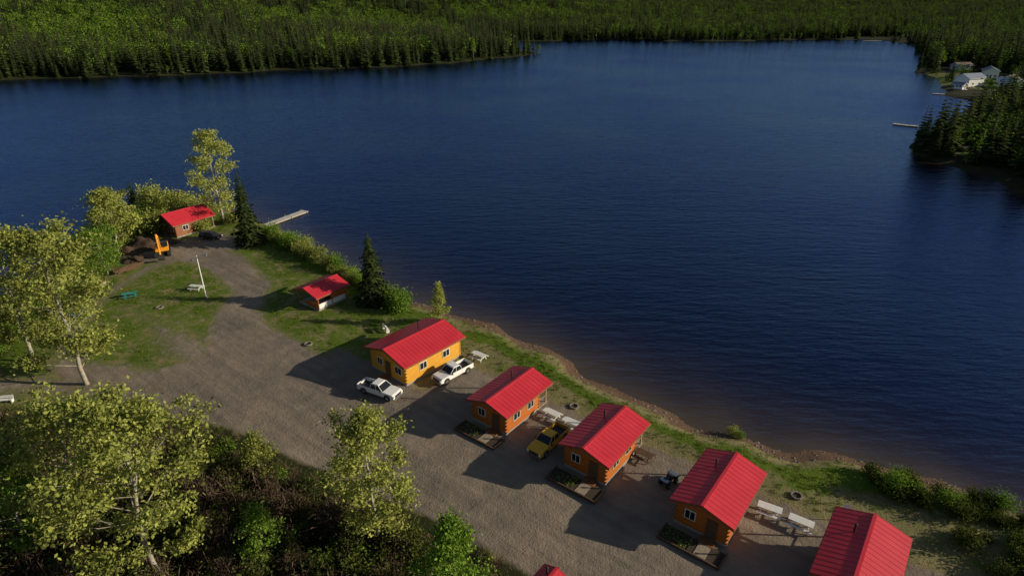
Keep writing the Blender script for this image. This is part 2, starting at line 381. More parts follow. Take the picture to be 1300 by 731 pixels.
def spruce(name, h, r, seed, tiers, per, fine=False, wf=.34):
    R = np.random.default_rng(seed); T = TB()
    T.tube([(0, 0, 0), (0, 0, h*.5), (0, 0, h)], [.012*h, .007*h, .01], 5)
    B = []; tn = []
    for i in range(tiers):
        f = i/tiers; z = h*(.05+.94*f); rr = r*(1-f)**.8*R.uniform(.72, 1.15)+.04*r
        for j in range(per):
            a = 2*math.pi*(j+R.uniform(-.4, .4))/per+i*1.1; L = rr*R.uniform(.6, 1.15); dr = L*R.uniform(.15, .5)
            d = np.array([math.cos(a), math.sin(a), 0]); s = np.array([-d[1], d[0], 0]); p0 = np.array([0, 0, z]); t = R.uniform(0, 1)
            tip = p0+d*L+np.array([0, 0, -dr]); w = L*(.2 if fine else wf)
            md = p0+d*L*.6+np.array([0, 0, -dr*.35])
            B += [p0+d*L*.1, md-s*w-np.array([0, 0, w*.5]), tip, md+s*w-np.array([0, 0, w*.5])]; tn += [t]*4
            if fine:
                for q in range(5):
                    g = R.uniform(.35, 1); b0 = p0+d*L*g+np.array([0, 0, -dr*g]); sd_ = s*R.choice([-1, 1])*L*.28+d*L*.12
                    b1 = b0+sd_+np.array([0, 0, -.12*L]); mm = (b0+b1)/2; ww = d*L*.06+np.array([0, 0, .05*L])
                    B += [b0, mm-ww, b1, mm+ww]; tn += [t*.7+R.uniform(0, .3)]*4
    B = np.array(B); T.add(B, np.arange(len(B)).reshape(-1, 4), 1, .5); T.t[-1] = np.array(tn)
    return T.mesh(name, ['barkdark', 'needle'])

def fartree(name, h, r, seed, leaves=170, ls=.62):
    R = np.random.default_rng(seed); T = TB(); T.tube([(0, 0, 0), (.1, .1, h*.6), (0, 0, h*.9)], [.18, .1, .03], 4)
    nl = 9; C = np.stack([R.normal(size=nl)*r*.4, R.normal(size=nl)*r*.4, h*R.uniform(.38, .9, nl)], 1)
    k = R.integers(0, nl, leaves); P = C[k]+R.normal(size=(leaves, 3))*r*.33
    T.leaves(P, ls, np.clip(R.uniform(0, .7, leaves)+(k % 3)*.12, 0, 1), 1, R, .8)
    return T.mesh(name, ['bark', 'leafaspen'])

def bush(name, h, r, seed, leaves=1300, ls=.1, leaf='leafgreen', stems=14):
    R = np.random.default_rng(seed); T = TB(); C = []
    for i in range(stems):
        a = R.uniform(0, 6.28); q = r*math.sqrt(R.uniform(0, 1))*.75; e = np.array([math.cos(a)*q, math.sin(a)*q, h*R.uniform(.55, 1)*(1-.45*(q/r)**2)])
        T.tube([(e[0]*.2, e[1]*.2, 0), e*.55+R.normal(size=3)*.06, e], [.035, .022, .008], 3); C += [e, e*.8, e*.62, e*np.array([.9, .9, .42])]
    C = np.array(C); k = R.integers(0, len(C), leaves); P = C[k]+R.normal(size=(leaves, 3))*np.array([.24*r, .24*r, .13*h]); P[:, 2] = np.abs(P[:, 2])
    T.leaves(P, ls, np.clip((k % 7)/7*.6+R.uniform(-.1, .5, leaves), 0, 1), 1, R)
    return T.mesh(name, ['barkdark', leaf])
def twigs(name, h, r, seed, n=60, leaves=60):
    R = np.random.default_rng(seed); T = TB(); B = []
    for i in range(n):
        a = R.uniform(0, 6.28); q = r*R.uniform(.1, 1); e = np.array([math.cos(a)*q, math.sin(a)*q, h*R.uniform(.45, 1)]); b0 = np.array([e[0]*.25, e[1]*.25, 0]); w = R.uniform(.018, .045)
        s = np.array([-math.sin(a), math.cos(a), 0])*w; mm = (b0+e)/2+R.normal(size=3)*.1
        B += [b0, mm-s, e, mm+s]
        for k in range(3):
            g = R.uniform(.4, .95); p = b0+(e-b0)*g; e2 = p+R.normal(size=3)*.28*h*.5+np.array([0, 0, .15]); s2 = R.normal(size=3)*.018; m2 = (p+e2)/2
            B += [p, m2-s2, e2, m2+s2]
    B = np.array(B); T.add(B, np.arange(len(B)).reshape(-1, 4), 0, .5); T.t[-1] = np.repeat(R.uniform(0, 1, len(B)//4), 4)
    P = np.stack([R.normal(size=leaves)*r*.5, R.normal(size=leaves)*r*.5, h*R.uniform(.2, .95, leaves)], 1)
    T.leaves(P, .08, R.uniform(0, 1, leaves), 1, R)
    return T.mesh(name, ['twig', 'leafshrub'])
def tuft(name, h, seed, n=14):
    R = np.random.default_rng(seed); T = TB(); B = []
    for i in range(n):
        a = R.uniform(0, 6.28); b0 = R.normal(size=3)*.12; b0[2] = 0; e = b0+np.array([math.cos(a)*h*.5, math.sin(a)*h*.5, h*R.uniform(.5, 1)]); s = np.array([-math.sin(a), math.cos(a), 0])*.03; mm = b0*.6+e*.4
        B += [b0, mm-s, e, mm+s]
    B = np.array(B); T.add(B, np.arange(len(B)).reshape(-1, 4), 0, .5); T.t[-1] = np.repeat(R.uniform(0, 1, n), 4)
    return T.mesh(name, ['grassblade'])

def scatter(name, sources, pts, scl, rot, idx):
    col = bpy.data.collections.new(name+'_kinds')
    for i, me in enumerate(sources):
        o = bpy.data.objects.new('%02d_%s' % (i, me.name), me); col.objects.link(o)
    N = len(pts); me = bpy.data.meshes.new(name); me.vertices.add(N); me.vertices.foreach_set('co', np.asarray(pts, np.float32).ravel())
    scl = np.asarray(scl, np.float32)
    if scl.ndim == 1: scl = np.repeat(scl[:, None], 3, 1)
    r3 = np.zeros((N, 3), np.float32); r3[:, 2] = rot
    a = me.attributes.new('scl', 'FLOAT_VECTOR', 'POINT'); a.data.foreach_set('vector', scl.ravel())
    a = me.attributes.new('rot3', 'FLOAT_VECTOR', 'POINT'); a.data.foreach_set('vector', r3.ravel())
    a = me.attributes.new('kind', 'INT', 'POINT'); a.data.foreach_set('value', np.asarray(idx, np.int32))
    ob = link(bpy.data.objects.new(name, me))
    ng = bpy.data.node_groups.new(name, 'GeometryNodeTree')
    ng.interface.new_socket('Geometry', in_out='INPUT', socket_type='NodeSocketGeometry'); ng.interface.new_socket('Geometry', in_out='OUTPUT', socket_type='NodeSocketGeometry')
    gi = ng.nodes.new('NodeGroupInput'); go = ng.nodes.new('NodeGroupOutput'); ip = ng.nodes.new('GeometryNodeInstanceOnPoints'); ci = ng.nodes.new('GeometryNodeCollectionInfo')
    ci.inputs['Collection'].default_value = col; ci.inputs['Separate Children'].default_value = True; ci.inputs['Reset Children'].default_value = True
    ip.inputs['Pick Instance'].default_value = True
    def na(nm, dt):
        n = ng.nodes.new('GeometryNodeInputNamedAttribute'); n.data_type = dt; n.inputs['Name'].default_value = nm
        return next(o for o in n.outputs if o.enabled and o.name == 'Attribute')
    L = ng.links.new
    L(gi.outputs[0], ip.inputs['Points']); L(ci.outputs[0], ip.inputs['Instance']); L(na('kind', 'INT'), ip.inputs['Instance Index'])
    L(na('rot3', 'FLOAT_VECTOR'), ip.inputs['Rotation']); L(na('scl', 'FLOAT_VECTOR'), ip.inputs['Scale']); L(ip.outputs[0], go.inputs[0])
    md = ob.modifiers.new('scatter', 'NODES'); md.node_group = ng
    return ob

# ------------------------------------------------------------------ distant forest
fs = [fartree('aspen_a', 15, 4, 1), fartree('aspen_b', 13, 3.6, 2), fartree('aspen_c', 17, 4.2, 3)]+[spruce('spruce_%s' % c, 19+i*2, 3.6+.3*i, 20+i, 15, 7, wf=.42) for i, c in enumerate('defg')]
PX = []; PY = []; SP = []
for (y0, y1, st) in ((150, 620, 6.0), (620, 1000, 7.6), (1000, 1800, 11), (1800, 3200, 19), (3200, 6500, 34)):
    gx = np.arange(-.95*y1-60, .95*y1+60, st); gy = np.arange(y0, y1, st); a, b_ = np.meshgrid(gx, gy); a = a.ravel(); b_ = b_.ravel()
    a = a+rng.uniform(-.6, .6, a.size)*st; b_ = b_+rng.uniform(-.6, .6, a.size)*st
    k = abs(a) < b_*.92+50; a = a[k]; b_ = b_[k]; PX.append(a); PY.append(b_); SP.append(np.full(a.size, st))
PX = np.concatenate(PX); PY = np.concatenate(PY); SP = np.concatenate(SP)
sdf = sdist(PX, PY); u1 = rng.uniform(size=PX.size)
HOUSES = ((266, 372, 20, 10, 15, 'greyroof', 'white', 4.4), (283, 364, 105, 9, 12, 'paleside', 'paleside', 3), (306, 412, 60, 9, 14, 'greyroof', 'white', 4.5), (322, 463, 10, 8, 13, 'brownroof', 'paleside', 3), (300, 386, 40, 7, 9, 'brownroof', 'white', 2.8), (250, 357, 120, 5, 7, 'greyroof', 'white', 2.4))
k = (sdf > 1.5) & ~((PX > -140) & (PX < 120) & (PY < 200))
k &= ~((PX < -300) & (PY > 1500))
for h_ in HOUSES:
    hx, hy = h_[0], h_[1]; ll = math.hypot(hx, hy); ux_, uy_ = hx/ll, hy/ll
    al = (PX-hx)*ux_+(PY-hy)*uy_; ac = abs((PX-hx)*uy_-(PY-hy)*ux_); k &= ~((al > -45) & (al < 12) & (ac < 11))
k &= ~((PX > 232) & (PX < 345) & (PY > 330) & (PY < 480) & (u1 < .45))
k &= ~(np.hypot(PX-152, PY-199) < 6.5)
k &= ~((PX > 440) & (PX < 560) & (PY > 780) & (PY < 900) & (u1 < .8))
PX, PY, SP, sdf = PX[k], PY[k], SP[k], sdf[k]
s = np.sin(PX*.013+1.3)*np.sin(PY*.011+.5)+.6*np.sin(PX*.027+PY*.019)+.5*np.sin(PX*.06-PY*.05)+.4*np.sin(PX*.11+PY*.02)
pa = np.where(s > .2, .85, .1)*np.clip((sdf-20)/50, .08, 1); pa = np.where(PX > 180, np.clip(pa, .25, .5), pa); pa = np.where((PX > 120) & (PY < 330), .15, pa)
asp = rng.uniform(size=PX.size) < pa
idx = np.where(asp, rng.integers(0, 3, PX.size), rng.integers(3, 7, PX.size))
sc = rng.uniform(.5, 1.2, PX.size)*(1+np.maximum(0, SP-6)*.006); sc = np.where(sdf < 6, sc*np.where(asp, .45, .8), sc)
near = (PX > 120) & (PY < 330); sc = np.where(near, sc*.66, sc); sc = np.where((PX > 225) & (PX < 350) & (PY > 325) & (PY < 440), sc*.5, sc)
wide = np.clip(SP/7., 1, 3.2)*np.where(near, 1.45, 1)
S3 = np.stack([sc*wide, sc*wide, sc], 1)
ex = np.array([(138, 201), (141.5, 199), (143, 206), (147, 204), (139, 208), (136, 196), (145, 211), (150, 215), (141, 213), (137, 204)]); exs = np.array([1.0, .9, .8, .72, .8, .5, .7, .65, .75, .65])
pts = np.stack([PX, PY, height(PX, PY, sdf)-.2], 1)
pts = np.concatenate([pts, np.array([(x, y, hz(x, y)) for x, y in ex])]); S3 = np.concatenate([S3, np.stack([exs*1.1, exs*1.1, exs], 1)])
idx = np.concatenate([idx, [3, 4, 5, 6, 3, 4, 5, 6, 3, 4]])
scatter('distant_forest', fs, pts, S3, rng.uniform(0, 6.28, len(pts)), idx)

# ------------------------------------------------------------------ site trees
def place(name, me, x, y, rz=None, s=1):
    o = link(bpy.data.objects.new(name, me)); o.location = (x, y, hz(x, y)-.1); o.rotation_euler = (0, 0, U(0, 6.28) if rz is None else rz); o.scale = (s, s, s); return o
place('cottonwood_tree', decid('cottonwood', 22, 6.2, 1, .12, 30, 15000, .2, sig=.65), -55.1, 66.3)
place('cottonwood_tree', decid('cottonwood', 20, 5.6, 2, .15, 26, 12000, .2, sig=.6), -66, 72)
place('cottonwood_tree', decid('cottonwood', 19.5, 5.6, 3, .2, 30, 17000, .165, sig=.5), -29.4, 36.4)
place('cottonwood_tree', decid('cottonwood', 16, 4.6, 4, .2, 24, 10000, .16), -37.5, 41)
place('cottonwood_tree', decid('cottonwood', 15.4, 3.5, 5, .12, 26, 12000, .15, sig=.45), -12.3, 40.6)
place('aspen_tree', decid('aspen', 13, 3.0, 6, .1, 24, 10000, .13, 'cone', 'leafgreen', .4), -4, 32.2)
place('cottonwood_tree', decid('cottonwood', 22, 4.2, 7, .12, 28, 9500, .2, sig=.55), -63.9, 128.7)
place('cottonwood_tree', decid('cottonwood', 13.8, 3.8, 8, .1, 20, 8000, .19), -76.7, 110.2)
place('cottonwood_tree', decid('cottonwood', 11.5, 3.4, 9, .1, 18, 6000, .19), -81, 118)
place('aspen_tree', decid('aspen', 7.3, 1.5, 10, .1, 16, 3000, .13, 'cone', 'leafpale', .3), -11.2, 82.4)
place('cottonwood_tree', decid('cottonwood', 12, 4.0, 11, .15, 20, 8000, .15, leaf='leafgreen'), -42.6, 39)
place('aspen_tree', decid('aspen', 6.8, 2.0, 12, .1, 16, 3500, .12, 'cone', 'leafgreen', .35), -21.8, 38.5)
place('aspen_tree', decid('aspen', 6, 1.8, 13, .1, 16, 3000, .12, 'cone', 'leafpale', .35), -26.1, 49)
place('cottonwood_tree', decid('cottonwood', 9, 3.2, 14, .1, 18, 5000, .17, leaf='leafgreen'), -73, 101)
place('spruce_tree', spruce('spruce', 15.8, 2.9, 31, 40, 13, True), -53.4, 116.5)
place('spruce_tree', spruce('spruce', 13, 2.8, 32, 36, 13, True), -22.6, 89.7)
place('spruce_tree', spruce('spruce', 9, 2.0, 33, 28, 12, True), -86, 134)

# shoreline bushes
bs = [bush('willow_a', 2.8, 1.7, 41, 1300, .12), bush('willow_b', 2.2, 1.4, 42, 1100, .12, leaf='leafpale'), bush('willow_c', 3.4, 2.0, 43, 1600, .13, leaf='leafpale'), bush('willow_d', 2.2, 1.5, 44, 1200, .12, leaf='leafshrub')]
bp_ = []
def line(a, b, n, w, s0, s1, kinds):
    for i in range(n):
        t = U(0, 1); x = a[0]+(b[0]-a[0])*t+U(-w, w); y = a[1]+(b[1]-a[1])*t+U(-w, w)
        bp_.append((x, y, U(s0, s1), random.choice(kinds)))
line((-52, 122), (-31, 102.5), 30, 1.2, .8, 1.2, (0, 1, 1, 2)); line((-31, 102.5), (-24, 94), 12, .8, .7, 1.1, (0, 1))
line((-21, 91), (-18, 87), 9, 1.2, .9, 1.3, (0, 1)); line((-24, 93), (-22, 91), 5, .8, .8, 1.1, (0, 3))
bp_ += [(25.8, 57, .6, 1), (24.8, 57.6, .5, 1), (26.3, 56.3, .4, 0)]
line((36, 48.5), (48, 44), 34, 1.8, .4, .9, (0, 3, 3, 3)); line((44, 40), (62, 30), 70, 4.5, .4, 1.0, (3, 3, 3, 3, 0))
line((-70, 136), (-84, 140), 16, 3, 1.3, 2.2, (1, 2)); line((-80, 122), (-74, 132), 14, 2.5, 1.2, 2.0, (0, 2, 1)); line((-68, 124), (-60, 133), 7, 2, .9, 1.4, (1, 3))
line((-84, 125), (-82, 100), 24, 2.5, .9, 1.8, (0, 2, 1)); line((-79, 96), (-75, 78), 20, 2, .8, 1.5, (0, 2, 3)); line((-73, 74), (-84, 58), 16, 3, .9, 1.5, (0, 2, 3))
bp_ = np.array(bp_); sdb = sdist(bp_[:, 0], bp_[:, 1]); bp_ = bp_[sdb > .6]
scatter('shoreline_bushes', bs, np.stack([bp_[:, 0], bp_[:, 1], height(bp_[:, 0], bp_[:, 1])-.1], 1), bp_[:, 2], rng.uniform(0, 6.28, len(bp_)), bp_[:, 3].astype(int))

# undergrowth on the roadside slope
us = [twigs('twigs_a', 2.2, 1.3, 51), twigs('twigs_b', 2.8, 1.4, 52), twigs('twigs_c', 1.7, 1.2, 53, 50, 160), bush('shrub_d', 1.8, 1.2, 54, 500, .11, 'leafshrub'), bush('shrub_e', 2.6, 1.4, 55, 650, .11, 'leafshrub'), bush('shrub_f', 1.5, 1.1, 56, 450, .11, 'leafgreen')]
N = 3800; ux = rng.uniform(-90, 25, N); uy = rng.uniform(20, 62, N)
k = (uy < yb(ux)-.8+rng.normal(size=N)*.4) & (sdist(ux, uy) > 2); ux, uy = ux[k], uy[k]
edge_d = yb(ux)-uy; kd = rng.choice(6, len(ux), p=[.25, .2, .17, .14, .13, .11])
us_ = rng.uniform(.5, 1.4, len(ux))*np.clip(.35+edge_d/7, .35, 1.05)
k = (edge_d > 3) | (rng.uniform(size=len(ux)) < .5)
scatter('undergrowth', us, np.stack([ux, uy, height(ux, uy)-.05], 1)[k], us_[k], rng.uniform(0, 6.28, len(ux))[k], kd[k])

# grass tufts
gs = [tuft('tuft_a', .22, 61, 9), tuft('tuft_b', .3, 62, 9), tuft('tuft_c', .4, 63, 11)]
N = 36000; gx = rng.uniform(-90, 60, N); gy = rng.uniform(30, 140, N); sg = sdist(gx, gy); gmn = MN(gx, gy)
ok = (sg > 2.2) & (((gmn[0] > -62) & (sg < 9.5) & (gmn[1] > 52)) | ((gmn[0] < -62) & (rng.uniform(size=N) < .45)))
from_x = np.interp(gx, xs, np.arange(len(xs))).astype(int); from_y = np.interp(gy, ys, np.arange(len(ys))).astype(int)
gv = gravel[from_y*len(xs)+from_x]; ok &= (gv < .25)
gx, gy = gx[ok], gy[ok]
scatter('grass', gs, np.stack([gx, gy, height(gx, gy)-.02], 1), rng.uniform(.5, 1.2, len(gx)), rng.uniform(0, 6.28, len(gx)), rng.integers(0, 3, len(gx)))

# shoreline stones
rk = []
for i in range(3):
    R = random.Random(i); vs = []
    for a_ in range(7):
        for z_, q_ in ((0, 1), (.5, .85), (.8, .4)): vs.append((math.cos(a_*.897)*q_*R.uniform(.7, 1.1), math.sin(a_*.897)*q_*R.uniform(.7, 1.1), z_*R.uniform(.6, 1)))
    fs_ = [(a_*3+z_, ((a_+1) % 7)*3+z_, ((a_+1) % 7)*3+z_+1, a_*3+z_+1) for a_ in range(7) for z_ in (0, 1)]
    me = bpy.data.meshes.new('stone_%d' % i); me.from_pydata(vs, [], fs_+[tuple(a_*3+2 for a_ in range(7))]); me.materials.append(M['rock']); rk.append(me)
N = 20000; gx = rng.uniform(-60, 60, N); gy = rng.uniform(35, 135, N); sg = sdist(gx, gy); ok = (sg > -1.5) & (sg < 2.2); gx, gy = gx[ok], gy[ok]
scatter('shoreline_stones', rk, np.stack([gx, gy, height(gx, gy)-.03], 1), rng.uniform(.05, .2, len(gx)), rng.uniform(0, 6.28, len(gx)), rng.integers(0, 3, len(gx)))

# ------------------------------------------------------------------ buildings
def cabin(name, cx, cy, ang, W, L, wh=2.75, pitch=17, wall='log', roof='roof', oh=.55, oe=.6, porch=1.5, bed=True, open_=False, found='concrete', trim='trim'):
    E = empty(name, (cx, cy, hz(cx, cy)+.02), math.radians(ang-90))
    w = W-2*oh; y0 = -L/2+oe; y1 = L/2-oe-porch; tp = math.tan(math.radians(pitch)); f = .25
    ap = f+wh+w/2*tp
    mb = MB(); mb.box((0, (y0+y1)/2, f/2-.3), (w+.06, y1-y0+.06, f+.6), mi=0); mb.ob('foundation', [found], E)
    if not open_:
        mb = MB(); mb.prism([(-w/2, f+.002), (w/2, f+.002), (w/2, f+wh), (0, ap), (-w/2, f+wh)], y0, y1); mb.ob('walls', [wall], E)
        if roof == 'roof':
            mb = MB()
            for sx in (-1, 1):
                for yy in (y0, y1):
                    for i in range(int(wh/.24)):
                        z = f+.12+i*.24
                        if i % 2: mb.cyl((sx*(w/2-.09), yy-.11 if yy == y0 else yy+.003, z), (sx*(w/2-.09), yy-.003 if yy == y0 else yy+.11, z), .08, n=6)
                        else: mb.cyl((sx*(w/2+.003), yy+(.1 if yy == y0 else -.1), z), (sx*(w/2+.11), yy+(.1 if yy == y0 else -.1), z), .08, n=6)
            mb.ob('log_ends', [wall], E)
        mb = MB()
        def win(px, py, pz, ww, wh_, side):
            if side == 'y-': mb.box((px, y0-.04, pz), (ww+.16, .07, wh_+.16), mi=0); mb.box((px, y0-.085, pz), (ww, .02, wh_), mi=1); mb.box((px, y0-.1, pz), (.05, .02, wh_), mi=0)
            else:
                s = 1 if side == 'x+' else -1
                mb.box((s*(w/2+.04), py, pz), (.07, ww+.16, wh_+.16), mi=0); mb.box((s*(w/2+.085), py, pz), (.02, ww, wh_), mi=1); mb.box((s*(w/2+.1), py, pz), (.02, .05, wh_), mi=0)
        win(-w*.22, 0, f+1.5, .9, .9, 'y-')
        if W > 7: win(w*.3, 0, f+1.5, 1.2, .9, 'y-')
        for s in ('x+', 'x-'):
            win(0, y0+(y1-y0)*.3, f+1.55, 1.1, .9, s); win(0, y0+(y1-y0)*.72, f+1.55, 1.1, .9, s)
        mb.ob('windows', ['white', 'glass'], E)
        dx = w*.2 if W < 7 else 0
        mb = MB(); mb.box((dx, y0-.04, f+1.02), (1.1, .08, 2.1), mi=0); mb.box((dx, y0-.09, f+1.0), (.9, .03, 1.95), mi=1); mb.box((dx, y0-.6, .1), (1.4, 1.0, .2), mi=0); mb.ob('door', [trim, 'wooddark'], E)
    else:
        mb = MB()
        for sx in (-1, 1):
            for yy in (y0+.1, (y0+y1)/2, y1-.1): mb.cyl((sx*(w/2-.1), yy, f), (sx*(w/2-.1), yy, f+wh+.12), .1, n=8)
            mb.box((sx*(w/2-.1), (y0+y1)/2, f+wh-.08), (.18, y1-y0, .16))
        mb.box((0, y0+.1, f+wh-.08), (w-.4, .16, .16)); mb.prism([(-w/2+.2, f+wh+.01), (w/2-.2, f+wh+.01), (0, ap-.05)], y0+.03, y0+.17)
        mb.ob('posts_and_beams', [wall], E)
        mb = MB(); mb.box((w/2-.1, y0+(y1-y0)*.5, f+.4), (.1, y1-y0-.4, .8), mi=1); mb.box((w/2-.1, y0+(y1-y0)*.72, f+1.5), (.1, (y1-y0)*.45, 1.38), mi=0); mb.box((0, y1-.1, f+wh/2-.1), (w-.5, .12, wh-.22), mi=0); mb.box((w*.15, y0+.1, f+.45), (w*.6, .1, .85), mi=0)
        mb.box((-.3, .5, f+.4), (1.6, .8, .8), mi=2)
        mb.ob('walls', [wall, 'white', 'wooddark'], E)
    th = .14; mb = MB(); ez = f+wh-oh*tp; xe = w/2+oh
    for s in (-1, 1):
        pr = [(0, ap+.02), (s*xe, ez+.02), (s*xe, ez+.02+th), (0, ap+.02+th)]
        mb.prism(pr, -L/2, L/2)
    mb.ob('roof_panels', [roof], E)
    mb = MB(); nn = int(L/.6)
    if roof == 'roof':
        for s in (-1, 1):
            for i in range(nn+1):
                yy = -L/2+.03+(L-.06)*i/nn
                mb.beam((s*.06, yy, ap+.028+th-.06*tp), (s*xe, yy, ez+.028+th), .035, .022)
        mb.ob('roof_seams', [roof], E)
    mb = MB(); mb.beam((0, -L/2-.02, ap+th+.04), (0, L/2+.02, ap+th+.04), .3, .05); mb.ob('ridge_cap', [roof], E)
    mb = MB()
    for s in (-1, 1):
        for yy in (-L/2-.025, L/2+.025): mb.beam((s*.02, yy, ap+.0), (s*(xe+.02), yy, ez+.0), .04, .22)
        mb.box((s*(xe+.025), 0, ez+.03), (.05, L+.08, .2))
    mb.ob('fascia', [trim], E)
    if not open_:
        mb = MB(); mb.cyl((-w*.22, L*.18, ap-.5), (-w*.22, L*.18, ap+.65), .09, n=10); mb.cyl((-w*.22, L*.18, ap+.65), (-w*.22, L*.18, ap+.75), .15, .05, n=10)
        mb.ob('flue_pipe', ['rubber'], E)
    if porch > .5:
        mb = MB(); mb.box((0, y1+porch/2+.15, f-.06), (w+.1, porch+.2, .12))
        for sx in (-1, 1): mb.box((sx*(w/2-.1), y1+porch, f+wh/2), (.14, .14, wh)); mb.box((sx*(w/2-.1), y1+porch/2, f+.9), (.06, porch, .08))
        mb.box((0, y1+porch, f+wh+.02), (w, .16, .18)); mb.ob('porch', ['wood'], E)
    if bed:
        mb = MB(); by = -L/2-.1; bw = W*.98; bd = 2.1
        for (c_, d_) in (((0, by-bd, .14), (bw, .14, .28)), ((-bw/2+.08, by-bd/2, .139), (.14, bd-.16, .278)), ((bw/2-.08, by-bd/2, .139), (.14, bd-.16, .278))): mb.box(c_, d_, mi=0)
        mb.box((-bw*.27, by-bd/2, .1), (bw*.42, bd-.3, .12), mi=1)
        mb.box((bw*.22, by-bd/2, .08), (bw*.5, bd-.3, .1), mi=1)
        mb.box((w*.2, by-bd/2, .15), (1.1, bd-.3, .06), mi=2)
        mb.ob('timber_planter', ['wooddark', 'mulch', 'wood'], E)
        T = TB(); P = np.stack([rng.uniform(-bw*.45, 0, 130), by-bd/2+rng.uniform(-.8, .8, 130), rng.uniform(.15, .45, 130)], 1)
        T.leaves(P, .1, rng.uniform(0, 1, 130), 0); link(bpy.data.objects.new('planter_plants', T.mesh('planter_plants', ['leafgreen'])), E)
    return E
cabin('log_cabin', -13.1, 71.9, 49, 8.3, 10.9, 2.9, 16, 'logyellow', porch=.0, bed=False)
for (cx, cy) in ((-.2, 60.6), (10.0, 52.6), (19.9, 44.9), (29.4, 36.8)):
    cabin('log_cabin', cx, cy, 52, 6.1, 9.1, 2.75, 17)
cabin('picnic_shelter', -31.3, 90.7, 54, 6.2, 6.8, 2.3, 18, 'log', open_=True, porch=0, bed=False)
cabin('log_lodge', -70.5, 125.5, 55, 8.0, 9.5, 2.7, 24, 'logdark', bed=False, porch=1.2)
cabin('pump_shed', 2.9, 34.6, 52, 2.6, 2.8, 2.0, 20, 'log', bed=False, porch=0, oh=.3, oe=.3)
for (x, y, a_, w, l, r_, wl, wh_) in HOUSES:
    cabin('lake_house', x, y, a_, w, l, wh_, 26, wl, roof=r_, bed=False, trim='white', porch=1.6)

# docks
def dock(name, p0, p1, w):
    p0 = Vector(p0); p1 = Vector(p1); L = (p1-p0).length; E = empty(name, (p0.x, p0.y, WL+.35), math.atan2(p1.y-p0.y, p1.x-p0.x))
    mb = MB(); n = int(L/.22)
    for i in range(n): mb.box(((i+.5)*L/n, 0, U(0, .012)), (L/n-.025, w, .06))
    mb.ob('planks', ['dock'], E)
    mb = MB()
    for s in (-1, 1): mb.box((L/2, s*(w/2-.1), -.13), (L, .12, .18))
    for i in range(4):
        for s in (-1, 1): mb.cyl((.5+i*(L-1)/3, s*(w/2+.08), -1.6), (.5+i*(L-1)/3, s*(w/2+.08), .35), .07, n=8)
    mb.ob('stringers_and_piles', ['wood'], E); return E
dock('boat_dock', (-57, 127, 0), (-49.6, 140.5, 0), 2.0)
dock('boat_dock', (163, 249, 0), (156.2, 255, 0), 2.4)
dock('boat_dock', (464, 826, 0), (440, 822, 0), 3)
dock('boat_dock', (236, 341, 0), (228, 344, 0), 2)

# ------------------------------------------------------------------ vehicles
def wheels(mb, xs_, yw, r, w, mt=0, mh=1):
    for x in xs_:
        for s in (-1, 1):
            mb.cyl((x, s*(yw-w), r), (x, s*yw, r), r, n=20, mi=mt); mb.cyl((x, s*yw, r), (x, s*(yw+.015), r), r*.58, n=14, mi=mh)
def pickup(name, x, y, ang, paint):
    E = empty(name, (x, y, hz(x, y)), math.radians(ang))
    mb = MB()
    mb.prism([(-.8, .48), (-.8, 1.18), (1.1, 1.2), (1.25, 1.18), (2.6, 1.1), (2.82, .98), (2.86, .55), (2.5, .42)], -.95, .95)
    mb.box((-1.82, .9, .83), (2.02, .1, .7)); mb.box((-1.82, -.9, .83), (2.02, .1, .7)); mb.box((-2.83, 0, .83), (.08, 1.7, .66)); mb.box((-1.81, 0, .62), (1.98, 1.7, .1))
    mb.ob('body', [paint], E, bevel=.05)
    mb = MB(); mb.frus((-.78, 1.22, -.9, .9), 1.185, (-.62, .5, -.74, .74), 1.74); mb.ob('glazing', ['glass'], E)
    mb = MB(); mb.frus((-.66, .56, -.77, .77), 1.73, (-.56, .42, -.68, .68), 1.83)
    for s in (-1, 1):
        for (xb, xt) in ((-.77, -.62), (.2, .02), (1.2, .5)): mb.beam((xb, s*.91, 1.18), (xt, s*.755, 1.76), .07, .07)
    mb.ob('cab_roof', [paint], E, bevel=.03)
    mb = MB(); mb.box((-1.8, 0, .69), (1.95, 1.66, .03), mi=0); mb.box((2.89, 0, .8), (.05, 1.2, .28), mi=0); mb.box((2.9, 0, .5), (.16, 1.86, .2), mi=1); mb.box((-2.94, 0, .52), (.16, 1.8, .18), mi=1)
    for s in (-1, 1):
        for xx in (1.85, -1.8): mb.cyl((xx, s*.94, .46), (xx, s*.958, .46), .5, n=20, mi=0)
        mb.box((2.88, s*.78, .85), (.06, .28, .2), mi=2); mb.box((-2.88, s*.88, .9), (.05, .14, .34), mi=3); mb.box((.95, s*1.08, 1.22), (.1, .2, .18), mi=0)
    mb.ob('trim_and_lamps', ['dark', 'chrome', 'lens', 'redlight'], E)
    mb = MB(); wheels(mb, (1.85, -1.8), .975, .4, .27); mb.ob('wheels', ['rubber', 'chrome'], E, bevel=.02)
    return E
pickup('pickup_truck', -16.7, 64.2, -27, 'carwhite'); pickup('pickup_truck', -7.8, 68.3, 226, 'carwhite'); pickup('pickup_truck', 4.1, 54.4, 232, 'caryellow')
